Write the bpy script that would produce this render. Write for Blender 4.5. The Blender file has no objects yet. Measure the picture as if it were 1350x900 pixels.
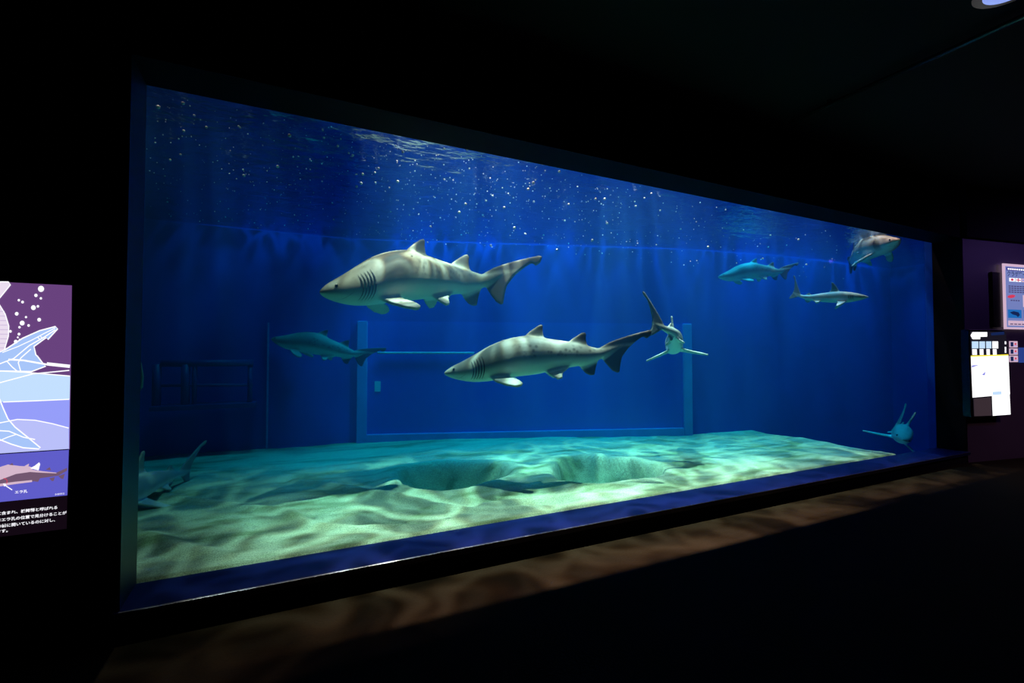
import bpy, bmesh, math, random
import numpy as np
from mathutils import Vector, Matrix
from mathutils.geometry import tessellate_polygon

# ------------------------------------------------------------------ camera, world, lights, exposure
F, YAW, PIT = 630.0, math.radians(26.15), math.radians(1.55)
EYE = Vector((0, 0, 1.5))
sc = bpy.context.scene
COL = sc.collection
cam_d = bpy.data.cameras.new('camera'); cam_d.sensor_width = 36; cam_d.lens = 36 * F / 1350
cam_d.clip_start = 0.02
cam = bpy.data.objects.new('camera', cam_d); COL.objects.link(cam)
cam.location = EYE; cam.rotation_euler = (math.pi / 2 + PIT, 0, -YAW)
sc.camera = cam
sc.view_settings.view_transform = 'Standard'; sc.view_settings.look = 'None'
sc.view_settings.gamma = 1; sc.view_settings.use_curve_mapping = False
sc.view_settings.exposure = 0.0
w = bpy.data.worlds.new('world'); sc.world = w; w.use_nodes = True
w.node_tree.nodes['Background'].inputs[0].default_value = (0, 0, 0, 1)
cy = sc.cycles
cy.max_bounces = 8; cy.diffuse_bounces = 3; cy.glossy_bounces = 3; cy.transmission_bounces = 4
cy.transparent_max_bounces = 24; cy.volume_bounces = 0
cy.sample_clamp_indirect = 4.0; cy.use_denoising = True


def lamp(name, kind, loc, target, power, col, size=0.05, angle=60, blend=0.6):
    d = bpy.data.lights.new(name, kind); d.energy = power; d.color = col
    if kind == 'SPOT':
        d.spot_size = math.radians(angle); d.spot_blend = blend; d.shadow_soft_size = size
    if kind == 'AREA':
        d.size = size
    o = bpy.data.objects.new(name, d); COL.objects.link(o); o.location = loc
    o.rotation_euler = (Vector(target) - Vector(loc)).to_track_quat('-Z', 'Y').to_euler()
    return o


# warm lamps hanging over the water of the tank
for k, (lx, ly, pw) in enumerate(((-0.7, 4.6, 1000), (1.7, 4.4, 7600), (3.6, 4.4, 7400), (5.7, 4.3, 3800), (7.7, 4.4, 1400))):
    lamp('tank_lamp', 'SPOT', (lx, ly, 6.2), (lx + 0.1, ly - 0.3, 0), pw, (1.0, 0.62, 0.54), 0.035, 46, 0.85)
for k, (lx, ly, pw) in enumerate(((0.2, 6.5, 800), (2.6, 6.1, 3100), (4.9, 5.6, 2800), (7.4, 5.0, 2700), (9.7, 4.5, 1800))):  # unseen blue fill, added to brighten the back of the tank
    lamp('blue_fill', 'SPOT', (lx, ly, 6.0), (lx, ly + 1.0, 0.5), pw, (0.03, 0.50, 1.0), 0.45, 66, 0.8)
# purple lamp of the hall past the window
lamp('hall_purple_lamp', 'SPOT', (11.2, 0.6, 3.6), (10.2, 2.8, 1.4), 48, (0.40, 0.20, 1.0), 0.06, 100, 0.9)
lamp('hall_warm_lamp', 'SPOT', (9.6, 0.2, 3.6), (9.6, 1.9, 0), 90, (1.0, 0.55, 0.5), 0.15, 70, 0.9)


# ------------------------------------------------------------------ points in the place
RGT = Vector((math.cos(YAW), -math.sin(YAW), 0))
FWD = Vector((math.sin(YAW) * math.cos(PIT), math.cos(YAW) * math.cos(PIT), math.sin(PIT)))
UPV = RGT.cross(FWD)


def ray(px, py):
    return FWD + RGT * ((px - 675) / F) + UPV * ((450 - py) / F)


def at_y(px, py, Y):
    d = ray(px, py); return EYE + d * (Y / d.y)


def at_z(px, py, Z):
    d = ray(px, py); return EYE + d * ((Z - EYE.z) / d.z)


def at_d(px, py, dep):
    return EYE + ray(px, py) * dep


def at_p(px, py, p0, n):
    d = ray(px, py); return EYE + d * ((p0 - EYE).dot(n) / d.dot(n))


# ------------------------------------------------------------------ materials
def lin(c):
    return tuple((x / 12.92 if x <= 0.04045 else ((x + 0.055) / 1.055) ** 2.4) for x in [v / 255 for v in c])


def mat(name, rgb, rough=0.6, metal=0.0, spec=0.5, emit=None, es=1.0, noise=0.0, nscale=8.0, bump=0.0):
    m = bpy.data.materials.new(name); m.use_nodes = True
    nt = m.node_tree; b = nt.nodes['Principled BSDF']
    b.inputs['Base Color'].default_value = (*rgb, 1); b.inputs['Roughness'].default_value = rough
    b.inputs['Metallic'].default_value = metal; b.inputs['Specular IOR Level'].default_value = spec
    if emit:
        b.inputs['Emission Color'].default_value = (*emit, 1); b.inputs['Emission Strength'].default_value = es
    if noise or bump:
        tc = nt.nodes.new('ShaderNodeTexCoord'); n = nt.nodes.new('ShaderNodeTexNoise')
        n.inputs['Scale'].default_value = nscale; n.inputs['Detail'].default_value = 5
        nt.links.new(tc.outputs['Object'], n.inputs['Vector'])
        if noise:
            mx = nt.nodes.new('ShaderNodeMix'); mx.data_type = 'RGBA'
            mx.inputs['A'].default_value = (*[v * (1 - noise) for v in rgb], 1)
            mx.inputs['B'].default_value = (*[min(1, v * (1 + noise)) for v in rgb], 1)
            nt.links.new(n.outputs['Fac'], mx.inputs['Factor']); nt.links.new(mx.outputs['Result'], b.inputs['Base Color'])
        if bump:
            bp = nt.nodes.new('ShaderNodeBump'); bp.inputs['Strength'].default_value = bump
            bp.inputs['Distance'].default_value = 0.02
            nt.links.new(n.outputs['Fac'], bp.inputs['Height']); nt.links.new(bp.outputs['Normal'], b.inputs['Normal'])
    return m


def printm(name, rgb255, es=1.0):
    """a glowing screen or backlit print colour; poster and cards glow without a source"""
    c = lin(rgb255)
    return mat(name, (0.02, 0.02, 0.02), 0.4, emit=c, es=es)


M = {}
M['black_wall'] = mat('black_wall_paint', (0.003, 0.003, 0.005), 0.75, spec=0.2, noise=0.2, nscale=3)
M['soffit'] = mat('soffit_paint', (0.0015, 0.0015, 0.004), 0.7, spec=0.1, noise=0.2, nscale=5)
M['reveal'] = mat('reveal_paint', (0.010, 0.012, 0.02), 0.45, spec=0.4, noise=0.2, nscale=5)
M['sill'] = mat('blue_sill_paint', (0.002, 0.006, 0.075), 0.32, spec=0.5, noise=0.3, nscale=6, bump=0.05)
M['sill_edge'] = mat('sill_edge_metal', (0.30, 0.33, 0.42), 0.28, metal=1.0, noise=0.3, nscale=20)
M['carpet'] = mat('dark_carpet', (0.0130, 0.0104, 0.0050), 0.85, spec=0.06, noise=0.3, nscale=60, bump=0.3)
M['purple_wall'] = mat('hall_wall_paint', (0.07, 0.05, 0.10), 0.5, noise=0.25, nscale=2)
M['tank_wall'] = mat('blue_tank_wall_paint', (0.001, 0.055, 0.44), 0.7, spec=0.1, noise=0.35, nscale=0.9, bump=0.1)
M['frame_blue'] = mat('pale_blue_frame_paint', (0.05, 0.26, 0.68), 0.6, noise=0.2, nscale=4)
M['back_glass'] = mat('dark_back_window_glass', (0.001, 0.085, 0.62), 0.25, spec=0.5)
M['faint_blue'] = mat('faint_pipe_blue', (0.001, 0.028, 0.20), 0.5)  # close to the wall blue: the railing's faintness is put into its colour
M['line_pale'] = mat('pale_bright_line', (0.5, 0.65, 0.75), 0.35, noise=0.4, nscale=9)
M['notice'] = mat('notice_paper', (0.35, 0.6, 0.75), 0.7)
M['black_gloss'] = mat('black_gloss_plastic', (0.006, 0.006, 0.008), 0.25)
M['rail'] = mat('ceiling_rail_metal', (0.03, 0.03, 0.035), 0.25, metal=0.6)
M['bubble'] = mat('bubble_white', (0.70, 0.90, 1.0), 0.3)
M['hose'] = mat('hose_rubber', (0.10, 0.25, 0.28), 0.5)
M['slit'] = mat('gill_slit_dark', (0.012, 0.016, 0.016), 0.7)
M['eye'] = mat('eye_black', (0.01, 0.012, 0.01), 0.12)


def sand_mat():
    m = bpy.data.materials.new('wet_sand'); m.use_nodes = True; nt = m.node_tree; L = nt.links.new
    b = nt.nodes['Principled BSDF']; b.inputs['Roughness'].default_value = 0.9; b.inputs['Specular IOR Level'].default_value = 0.1
    tc = nt.nodes.new('ShaderNodeTexCoord')
    mp = nt.nodes.new('ShaderNodeMapping'); mp.inputs['Scale'].default_value = (0.55, 1.6, 1); mp.inputs['Rotation'].default_value = (0, 0, 0.25)
    L(tc.outputs['Object'], mp.inputs['Vector'])
    n1 = nt.nodes.new('ShaderNodeTexNoise'); n1.inputs['Scale'].default_value = 2.1; n1.inputs['Detail'].default_value = 6; n1.inputs['Distortion'].default_value = 0.9
    L(mp.outputs[0], n1.inputs['Vector'])
    r = nt.nodes.new('ShaderNodeValToRGB'); e = r.color_ramp.elements
    e[0].position = 0.34; e[0].color = (0.34, 0.36, 0.20, 1); e[1].position = 0.66; e[1].color = (0.84, 0.76, 0.54, 1)
    k = e.new(0.5); k.color = (0.68, 0.63, 0.46, 1)
    L(n1.outputs['Fac'], r.inputs['Fac'])
    g = nt.nodes.new('ShaderNodeTexNoise'); g.inputs['Scale'].default_value = 130; g.inputs['Detail'].default_value = 2
    L(tc.outputs['Object'], g.inputs['Vector'])
    mx = nt.nodes.new('ShaderNodeMix'); mx.data_type = 'RGBA'; mx.blend_type = 'MULTIPLY'; mx.inputs['Factor'].default_value = 0.75
    gr = nt.nodes.new('ShaderNodeValToRGB'); gr.color_ramp.elements[0].position = 0.38; gr.color_ramp.elements[0].color = (0.45, 0.45, 0.42, 1)
    gr.color_ramp.elements[1].position = 0.58
    L(g.outputs['Fac'], gr.inputs['Fac']); L(r.outputs[0], mx.inputs['A']); L(gr.outputs[0], mx.inputs['B'])
    L(mx.outputs['Result'], b.inputs['Base Color'])
    bp = nt.nodes.new('ShaderNodeBump'); bp.inputs['Strength'].default_value = 0.35; bp.inputs['Distance'].default_value = 0.02
    n2 = nt.nodes.new('ShaderNodeTexNoise'); n2.inputs['Scale'].default_value = 22; n2.inputs['Detail'].default_value = 6
    L(mp.outputs[0], n2.inputs['Vector']); L(n2.outputs['Fac'], bp.inputs['Height']); L(bp.outputs[0], b.inputs['Normal'])
    return m


def shark_mat(name, back, belly, fin, spots):
    m = bpy.data.materials.new(name); m.use_nodes = True; nt = m.node_tree; L = nt.links.new
    b = nt.nodes['Principled BSDF']; b.inputs['Roughness'].default_value = 0.55; b.inputs['Specular IOR Level'].default_value = 0.3
    at = nt.nodes.new('ShaderNodeAttribute'); at.attribute_name = 'pigment'
    rs = nt.nodes.new('ShaderNodeAttribute'); rs.attribute_name = 'rest'
    sp = nt.nodes.new('ShaderNodeSeparateColor'); L(at.outputs['Color'], sp.inputs[0])

    def mix(a, bb, f, bt='MIX'):
        x = nt.nodes.new('ShaderNodeMix'); x.data_type = 'RGBA'; x.blend_type = bt
        for s, v in (('A', a), ('B', bb)):
            if isinstance(v, tuple): x.inputs[s].default_value = (*v, 1)
            else: L(v, x.inputs[s])
        if isinstance(f, float): x.inputs['Factor'].default_value = f
        else: L(f, x.inputs['Factor'])
        return x.outputs['Result']
    n = nt.nodes.new('ShaderNodeTexNoise'); n.inputs['Scale'].default_value = 14; n.inputs['Detail'].default_value = 5
    L(rs.outputs['Vector'], n.inputs['Vector'])
    mott = mix(tuple(v * 0.8 for v in back), tuple(v * 1.2 for v in back), n.outputs['Fac'])
    v = nt.nodes.new('ShaderNodeTexVoronoi'); v.inputs['Scale'].default_value = 42
    L(rs.outputs['Vector'], v.inputs['Vector'])
    vr = nt.nodes.new('ShaderNodeMapRange'); vr.inputs['From Min'].default_value = 0.18; vr.inputs['From Max'].default_value = 0.42
    vr.inputs['To Min'].default_value = spots; vr.inputs['To Max'].default_value = 0
    L(v.outputs['Distance'], vr.inputs['Value'])
    ml = nt.nodes.new('ShaderNodeMath'); ml.operation = 'MULTIPLY'; L(vr.outputs[0], ml.inputs[0]); L(sp.outputs['Blue'], ml.inputs[1])
    c = mix(mott, tuple(x * 0.35 for x in back), ml.outputs[0])
    c = mix(c, belly, sp.outputs['Red'])
    c = mix(c, fin, sp.outputs['Green'])
    L(c, b.inputs['Base Color'])
    bp = nt.nodes.new('ShaderNodeBump'); bp.inputs['Strength'].default_value = 0.15; bp.inputs['Distance'].default_value = 0.01
    L(n.outputs['Fac'], bp.inputs['Height']); L(bp.outputs[0], b.inputs['Normal'])
    return m


M['sand'] = sand_mat()
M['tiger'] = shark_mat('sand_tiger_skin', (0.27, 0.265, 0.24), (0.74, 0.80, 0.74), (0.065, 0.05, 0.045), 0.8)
M['tiger_lit'] = shark_mat('lit_sand_tiger_skin', (0.35, 0.325, 0.26), (0.78, 0.80, 0.72), (0.20, 0.165, 0.135), 0.45)  # sand tiger skin and fins lightened to stand in for lamplight
M['requiem'] = shark_mat('requiem_skin', (0.38, 0.42, 0.41), (0.78, 0.80, 0.78), (0.22, 0.24, 0.24), 0.0)


def pane_mat():
    m = bpy.data.materials.new('acrylic'); m.use_nodes = True; nt = m.node_tree; nt.nodes.clear(); L = nt.links.new
    o = nt.nodes.new('ShaderNodeOutputMaterial'); t = nt.nodes.new('ShaderNodeBsdfTransparent'); t.inputs[0].default_value = (0.97, 0.98, 1, 1)
    g = nt.nodes.new('ShaderNodeBsdfGlossy'); g.inputs['Roughness'].default_value = 0.0
    fr = nt.nodes.new('ShaderNodeLayerWeight'); fr.inputs['Blend'].default_value = 0.08
    sc_ = nt.nodes.new('ShaderNodeMath'); sc_.operation = 'MULTIPLY'; sc_.inputs[1].default_value = 0.35
    L(fr.outputs['Fresnel'], sc_.inputs[0])
    mx = nt.nodes.new('ShaderNodeMixShader'); L(sc_.outputs[0], mx.inputs[0]); L(t.outputs[0], mx.inputs[1]); L(g.outputs[0], mx.inputs[2])
    L(mx.outputs[0], o.inputs[0]); return m


def clear_mat():
    m = bpy.data.materials.new('clear'); m.use_nodes = True; nt = m.node_tree; nt.nodes.clear()
    o = nt.nodes.new('ShaderNodeOutputMaterial'); t = nt.nodes.new('ShaderNodeBsdfTransparent')
    nt.links.new(t.outputs[0], o.inputs[0]); return m


ABS = (0.52, 0.098, 0.065)     # absorbed per metre
SCA = (0.003, 0.024, 0.074)    # scattered per metre


def water_mat():
    m = bpy.data.materials.new('sea_water'); m.use_nodes = True; nt = m.node_tree; nt.nodes.clear(); L = nt.links.new
    o = nt.nodes.new('ShaderNodeOutputMaterial')
    a = nt.nodes.new('ShaderNodeVolumeAbsorption'); s = nt.nodes.new('ShaderNodeVolumeScatter')
    a.inputs['Color'].default_value = (*[1 - x for x in ABS], 1); a.inputs['Density'].default_value = 1
    k = max(SCA); s.inputs['Color'].default_value = (*[x / k for x in SCA], 1); s.inputs['Density'].default_value = k
    s.inputs['Anisotropy'].default_value = 0.3
    ad = nt.nodes.new('ShaderNodeAddShader'); L(a.outputs[0], ad.inputs[0]); L(s.outputs[0], ad.inputs[1])
    L(ad.outputs[0], o.inputs['Volume']); return m


def surface_mat():
    """rippled water surface: mirror at grazing angles, near the vertical a caustic web is painted into its see-through colour"""
    m = bpy.data.materials.new('rippled_water_surface'); m.use_nodes = True; nt = m.node_tree; nt.nodes.clear(); L = nt.links.new
    N = nt.nodes.new
    o = N('ShaderNodeOutputMaterial'); tc = N('ShaderNodeTexCoord')
    ds = N('ShaderNodeTexNoise'); ds.inputs['Scale'].default_value = 1.6; ds.inputs['Detail'].default_value = 2
    L(tc.outputs['Object'], ds.inputs['Vector'])
    mx = N('ShaderNodeMix'); mx.data_type = 'RGBA'; mx.blend_type = 'LINEAR_LIGHT'; mx.inputs['Factor'].default_value = 0.45
    L(tc.outputs['Object'], mx.inputs['A']); L(ds.outputs['Color'], mx.inputs['B'])

    cc = N('ShaderNodeCombineColor')
    va = N('ShaderNodeTexVoronoi'); va.feature = 'DISTANCE_TO_EDGE'; va.inputs['Scale'].default_value = 2.7
    vb = N('ShaderNodeTexVoronoi'); vb.feature = 'DISTANCE_TO_EDGE'; vb.inputs['Scale'].default_value = 5.1
    L(mx.outputs['Result'], va.inputs['Vector']); L(mx.outputs['Result'], vb.inputs['Vector'])

    def line(v, w, top, base):
        r = N('ShaderNodeMapRange'); r.interpolation_type = 'SMOOTHERSTEP'
        r.inputs['From Min'].default_value = 0.0; r.inputs['From Max'].default_value = w
        r.inputs['To Min'].default_value = top; r.inputs['To Max'].default_value = base
        L(v.outputs['Distance'], r.inputs['Value']); return r.outputs[0]
    for k, d in enumerate((1.12, 1.0, 0.90)):      # the painted caustic web is split a little by colour
        ad = N('ShaderNodeMath'); ad.operation = 'ADD'; ad.use_clamp = True
        L(line(va, 0.15 * d, 0.70, 0.08), ad.inputs[0]); L(line(vb, 0.15 * d, 0.28, 0.08), ad.inputs[1])
        L(ad.outputs[0], cc.inputs[k])
    t = N('ShaderNodeBsdfTransparent'); L(cc.outputs[0], t.inputs[0])  # caustic light pattern painted into the transmission colour
    g = N('ShaderNodeBsdfGlossy'); g.inputs['Roughness'].default_value = 0.19; g.inputs['Color'].default_value = (0.34, 0.46, 0.68, 1)
    n2 = N('ShaderNodeTexNoise'); n2.inputs['Scale'].default_value = 3.2; n2.inputs['Detail'].default_value = 3
    mp = N('ShaderNodeMapping'); mp.inputs['Scale'].default_value = (1, 1.6, 1); L(tc.outputs['Object'], mp.inputs['Vector']); L(mp.outputs[0], n2.inputs['Vector'])
    bp = N('ShaderNodeBump'); bp.inputs['Strength'].default_value = 0.5; bp.inputs['Distance'].default_value = 0.09
    L(n2.outputs['Fac'], bp.inputs['Height']); L(bp.outputs[0], g.inputs['Normal'])
    ge = N('ShaderNodeNewGeometry')
    dt = N('ShaderNodeVectorMath'); dt.operation = 'DOT_PRODUCT'; L(ge.outputs['Normal'], dt.inputs[0]); L(ge.outputs['Incoming'], dt.inputs[1])
    ab = N('ShaderNodeMath'); ab.operation = 'ABSOLUTE'; L(dt.outputs['Value'], ab.inputs[0])
    fr = N('ShaderNodeMapRange'); fr.interpolation_type = 'SMOOTHSTEP'
    fr.inputs['From Min'].default_value = 0.55; fr.inputs['From Max'].default_value = 0.78
    fr.inputs['To Min'].default_value = 0.97; fr.inputs['To Max'].default_value = 0.03
    L(ab.outputs[0], fr.inputs['Value'])
    ms = N('ShaderNodeMixShader'); L(fr.outputs[0], ms.inputs[0]); L(t.outputs[0], ms.inputs[1]); L(g.outputs[0], ms.inputs[2])
    L(ms.outputs[0], o.inputs[0]); return m


M['acrylic'] = pane_mat(); M['clear'] = clear_mat(); M['water'] = water_mat(); M['surface'] = surface_mat()


# ------------------------------------------------------------------ mesh helpers
def obj(name, verts, faces, m, parent=None, smooth=False, mats=None, fmat=None):
    me = bpy.data.meshes.new(name)
    me.from_pydata([tuple(v) for v in verts], [], faces); me.update()
    for q in (mats or [m]): me.materials.append(q)
    if fmat:
        for p, i in zip(me.polygons, fmat): p.material_index = i
    if smooth:
        for p in me.polygons: p.use_smooth = True
    o = bpy.data.objects.new(name, me); COL.objects.link(o)
    if parent: o.parent = parent
    return o


def bm_obj(name, bm, m, parent=None, smooth=False):
    me = bpy.data.meshes.new(name); bm.to_mesh(me); bm.free(); me.materials.append(m)
    if smooth:
        for p in me.polygons: p.use_smooth = True
    o = bpy.data.objects.new(name, me); COL.objects.link(o)
    if parent: o.parent = parent
    return o


BF = [(0, 3, 2, 1), (4, 5, 6, 7), (0, 1, 5, 4), (1, 2, 6, 5), (2, 3, 7, 6), (3, 0, 4, 7)]


def box(name, a, b, m, parent=None, bevel=0.0):
    x0, y0, z0 = a; x1, y1, z1 = b
    v = [(x0, y0, z0), (x1, y0, z0), (x1, y1, z0), (x0, y1, z0), (x0, y0, z1), (x1, y0, z1), (x1, y1, z1), (x0, y1, z1)]
    if not bevel:
        return obj(name, v, BF, m, parent)
    bm = bmesh.new(); vs = [bm.verts.new(p) for p in v]
    for f in BF: bm.faces.new([vs[i] for i in f])
    bmesh.ops.bevel(bm, geom=bm.edges[:], offset=bevel, segments=2, profile=0.5, affect='EDGES')
    return bm_obj(name, bm, m, parent)


def tube(name, pts, r, m, parent=None, seg=8):
    pts = [Vector(p) for p in pts]; V = []; Fc = []
    n = len(pts); up = Vector((0, 0, 1))
    for i, p in enumerate(pts):
        d = (pts[min(i + 1, n - 1)] - pts[max(i - 1, 0)]).normalized()
        a = d.cross(up if abs(d.z) < 0.95 else Vector((1, 0, 0))).normalized(); b = d.cross(a)
        for k in range(seg):
            t = 2 * math.pi * k / seg; V.append(p + a * (r * math.cos(t)) + b * (r * math.sin(t)))
    for i in range(n - 1):
        for k in range(seg):
            q = (k + 1) % seg; Fc.append((i * seg + k, i * seg + q, (i + 1) * seg + q, (i + 1) * seg + k))
    Fc.append(tuple(range(seg))[::-1]); Fc.append(tuple((n - 1) * seg + k for k in range(seg)))
    return obj(name, V, Fc, m, parent, smooth=True)


def tag(o, label=None, cat=None, group=None, kind=None):
    if label: o['label'] = label
    if cat: o['category'] = cat
    if group: o['group'] = group
    if kind: o['kind'] = kind
    return o


def struct(o):
    o['kind'] = 'structure'; return o


# ------------------------------------------------------------------ the hall
SILL_Z, TOP_Z = 0.155, 3.14
WY, GY = 3.20, 3.53                 # wall plane, acrylic plane
GX0, GX1 = -0.74, 8.59              # window opening
CEIL = 3.85
struct(box('floor', (-6, -4, -0.1), (14, WY + 0.3, 0), M['carpet']))
struct(box('ceiling', (-6, -4, CEIL), (14, WY + 0.05, CEIL + 0.15), M['black_wall']))
struct(box('wall_front_left_part', (-6, WY, 0), (GX0, GY + 0.02, CEIL + 3.2), M['black_wall'])).name = 'wall_left'
struct(box('wall_above', (GX0, WY, TOP_Z), (GX1, GY + 0.02, CEIL + 3.2), M['black_wall']))
struct(box('wall_below', (GX0, WY, 0), (GX1, GY + 0.02, SILL_Z - 0.03), M['black_wall']))
struct(box('wall_back', (-6, -4.2, 0), (14, -4, CEIL), M['black_wall']))
struct(box('wall_side', (-6.2, -4, 0), (-6, WY, CEIL), M['black_wall']))
# linings of the opening
struct(box('trim_1', (GX0 - 0.001, WY - 0.004, SILL_Z), (GX0 + 0.012, GY, TOP_Z), M['reveal']))
struct(box('trim_2', (GX1 - 0.012, WY - 0.004, SILL_Z), (GX1 + 0.001, GY, TOP_Z), M['soffit']))
struct(box('trim_3', (GX0, WY - 0.004, TOP_Z - 0.012), (GX1, GY, TOP_Z + 0.001), M['soffit']))
sill = struct(box('trim_4', (GX0 - 0.03, WY - 0.03, SILL_Z - 0.045), (GX1 + 0.03, GY + 0.0, SILL_Z), M['sill'], bevel=0.006))
# worn metal nosing on the sill edge
nos = struct(tube('trim_5', [(GX0 - 0.03 + 9.41 * i / 60, WY - 0.031, SILL_Z - 0.006) for i in range(61)], 0.005, M['sill_edge'], seg=8))
# right wall, turned a little toward the window's viewers
RD = Vector((math.cos(math.radians(10)), -math.sin(math.radians(10)), 0)); RN = Vector((-math.sin(math.radians(10)), -math.cos(math.radians(10)), 0))
RP = Vector((GX1 + 0.03, WY, 0))


def rbox(name, s0, s1, z0, z1, d0, d1, m, parent=None, bevel=0.0):
    """box on the right wall: s along it, d out of it"""
    v = []
    for z in (z0, z1):
        for s, d in ((s0, d1), (s1, d1), (s1, d0), (s0, d0)):
            p = RP + RD * s + RN * d; v.append((p.x, p.y, z))
    bm = bmesh.new(); vs = [bm.verts.new(p) for p in v]
    for f in BF: bm.faces.new([vs[i] for i in f])
    if bevel: bmesh.ops.bevel(bm, geom=bm.edges[:], offset=bevel, segments=2, profile=0.5, affect='EDGES')
    bmesh.ops.recalc_face_normals(bm, faces=bm.faces)
    return bm_obj(name, bm, m, parent)


struct(rbox('wall_right', 0, 5.2, 0, TOP_Z, -0.3, 0, M['purple_wall']))
struct(rbox('trim_6', 0, 5.2, TOP_Z, CEIL, -0.3, 0.06, M['black_wall']))
struct(box('wall_far', (13.8, -4, 0), (14, 3.2, CEIL), M['black_wall']))

# ------------------------------------------------------------------ the tank
BACK = [(-4.2, 7.75), (1.0, 7.66), (6.2, 5.90), (8.0, 5.55), (11.6, 5.4)]


def back_y(x):
    return np.interp(x, [p[0] for p in BACK], [p[1] for p in BACK])


V = []; Fc = []
for i, (x, y) in enumerate(BACK):
    V += [(x, y, -0.9), (x, y, 7.0), (x, y + 0.25, 7.0), (x, y + 0.25, -0.9)]
for i in range(len(BACK) - 1):
    a = 4 * i; b = a + 4
    for k in range(4): Fc.append((a + k, b + k, b + (k + 1) % 4, a + (k + 1) % 4))
Fc += [(3, 2, 1, 0), tuple(4 * (len(BACK) - 1) + k for k in range(4))]
struct(obj('wall_tank_back', V, Fc, M['tank_wall']))
struct(box('wall_tank_left', (-4.4, GY, -0.9), (-4.2, 8.0, 7), M['tank_wall']))
struct(box('wall_tank_right', (11.4, GY + 0.05, -0.9), (11.6, 5.45, 7), M['tank_wall']))
struct(box('wall_tank_front', (GX1 + 0.05, GY + 0.03, -0.9), (11.6, GY + 0.12, 7), M['tank_wall']))
struct(box('ceiling_tank', (-4.4, GY, 7.0), (11.6, 8.0, 7.1), M['black_wall']))
struct(box('floor_tank', (-4.4, GY + 0.03, -1.0), (11.6, 8.0, -0.9), M['tank_wall']))
# acrylic
gx0, gx1 = GX0 - 0.05, GX1 + 0.05
struct(obj('window_1', [(gx0, GY, 0.1), (gx1, GY, 0.1), (gx1, GY + 0.02, 0.1), (gx0, GY + 0.02, 0.1),
                        (gx0, GY, 3.2), (gx1, GY, 3.2), (gx1, GY + 0.02, 3.2), (gx0, GY + 0.02, 3.2)], BF, M['acrylic'],
           mats=[M['acrylic'], M['clear']], fmat=[1, 1, 0, 1, 1, 1]))
SURF = 3.28
WP = [(-4.19, GY + 0.03), (GX1 + 0.045, GY + 0.03), (GX1 + 0.045, GY + 0.125), (11.39, GY + 0.125)] + [(min(max(x, -4.19), 11.39), y - 0.004) for x, y in BACK[::-1]]
nW = len(WP)
wv = obj('sea_water', [(x, y, -0.89) for x, y in WP] + [(x, y, SURF + 0.01) for x, y in WP],
         [tuple(range(nW))[::-1], tuple(range(nW, 2 * nW))] + [(k, (k + 1) % nW, nW + (k + 1) % nW, nW + k) for k in range(nW)], M['water'])
tag(wv, 'clear deep blue sea water filling the tank', 'water', kind='stuff')
ws = obj('water_surface', [(x, y, SURF) for x, y in WP], [tuple(range(nW))], M['surface'])
tag(ws, 'rippled mirror-like water surface along the top of the tank', 'water surface', kind='stuff')


# ---- sand
def vnoise(x, y, seed, n=6, f0=0.5):
    rng = np.random.RandomState(seed); out = np.zeros_like(x)
    for k in range(n):
        f = f0 * 1.7 ** k; a = rng.uniform(0, 2 * math.pi, 3); ph = rng.uniform(0, 6.28, 3)
        for j in range(3):
            out += np.sin((x * math.cos(a[j]) + y * math.sin(a[j])) * f * 6.28 + ph[j]) / (1.7 ** k * 3)
    return out


def sstep(a, b, x):
    t = np.clip((x - a) / (b - a), 0, 1); return t * t * (3 - 2 * t)


def ridge(h, X, Y, pix, wd, amp):
    pts = [at_z(px, py, 0.16) for px, py in pix]; best = np.full_like(X, 9.0)
    for p, q in zip(pts[:-1], pts[1:]):
        dx, dy = q.x - p.x, q.y - p.y; L2 = dx * dx + dy * dy
        t = np.clip(((X - p.x) * dx + (Y - p.y) * dy) / L2, 0, 1)
        best = np.minimum(best, np.hypot(X - p.x - t * dx, Y - p.y - t * dy))
    return h + amp * (np.exp(-(best / wd) ** 2) - 0.5 * np.exp(-((best - 2 * wd) / wd) ** 2))


PITS = [((1.75, 5.10), 0.64, 0.58), ((3.42, 4.55), 0.66, 0.56)]
xs = np.linspace(-4.2, 8.6, 400); ys = np.linspace(GY + 0.022, 7.85, 150)
X, Y = np.meshgrid(xs, ys)
H = 0.165 + 0.022 * vnoise(X, Y, 3, 5, 0.25) * sstep(GY, GY + 0.5, Y) + 0.006 * vnoise(X, Y * 2.2, 5, 3, 1.3)
H = ridge(H, X, Y, [(200, 652), (270, 662), (330, 668), (375, 672), (410, 690), (470, 694), (560, 694), (640, 700)], 0.05, 0.022)
H = ridge(H, X, Y, [(190, 706), (245, 722), (300, 735), (400, 733)], 0.07, 0.03)
H = ridge(H, X, Y, [(390, 636), (450, 643), (510, 652), (570, 663), (640, 668), (760, 668)], 0.06, 0.025)
H = ridge(H, X, Y, [(640, 662), (740, 655), (860, 650), (960, 640)], 0.07, 0.03)
for (cx, cy_), R, dp in PITS:
    wob = 1 + 0.10 * np.sin(3 * np.arctan2(Y - cy_, X - cx) + cx)
    d = np.hypot((X - cx), (Y - cy_) * 1.12) / (R * wob)
    H += 0.03 * np.exp(-((d - 1.12) / 0.2) ** 2)
    H -= dp * (1 - sstep(0.70, 1.02, d))
H -= 1.0 * sstep(7.45, 7.95, X + 0.06 * np.sin(5 * Y))
H = np.maximum(H, -0.8)
fr = sstep(GY + 0.02, GY + 0.35, Y)
H = np.where(X < 7.45, 0.163 * (1 - fr) + H * fr, H)
H[0] -= 0.4                                   # the bed goes on down against the acrylic
Y[0] = Y[1] = GY + 0.022
ny, nx = X.shape
H[1] = np.where(X[1] < 7.45, 0.163, H[1])
V = np.stack([X, Y, H], -1).reshape(-1, 3)
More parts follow.
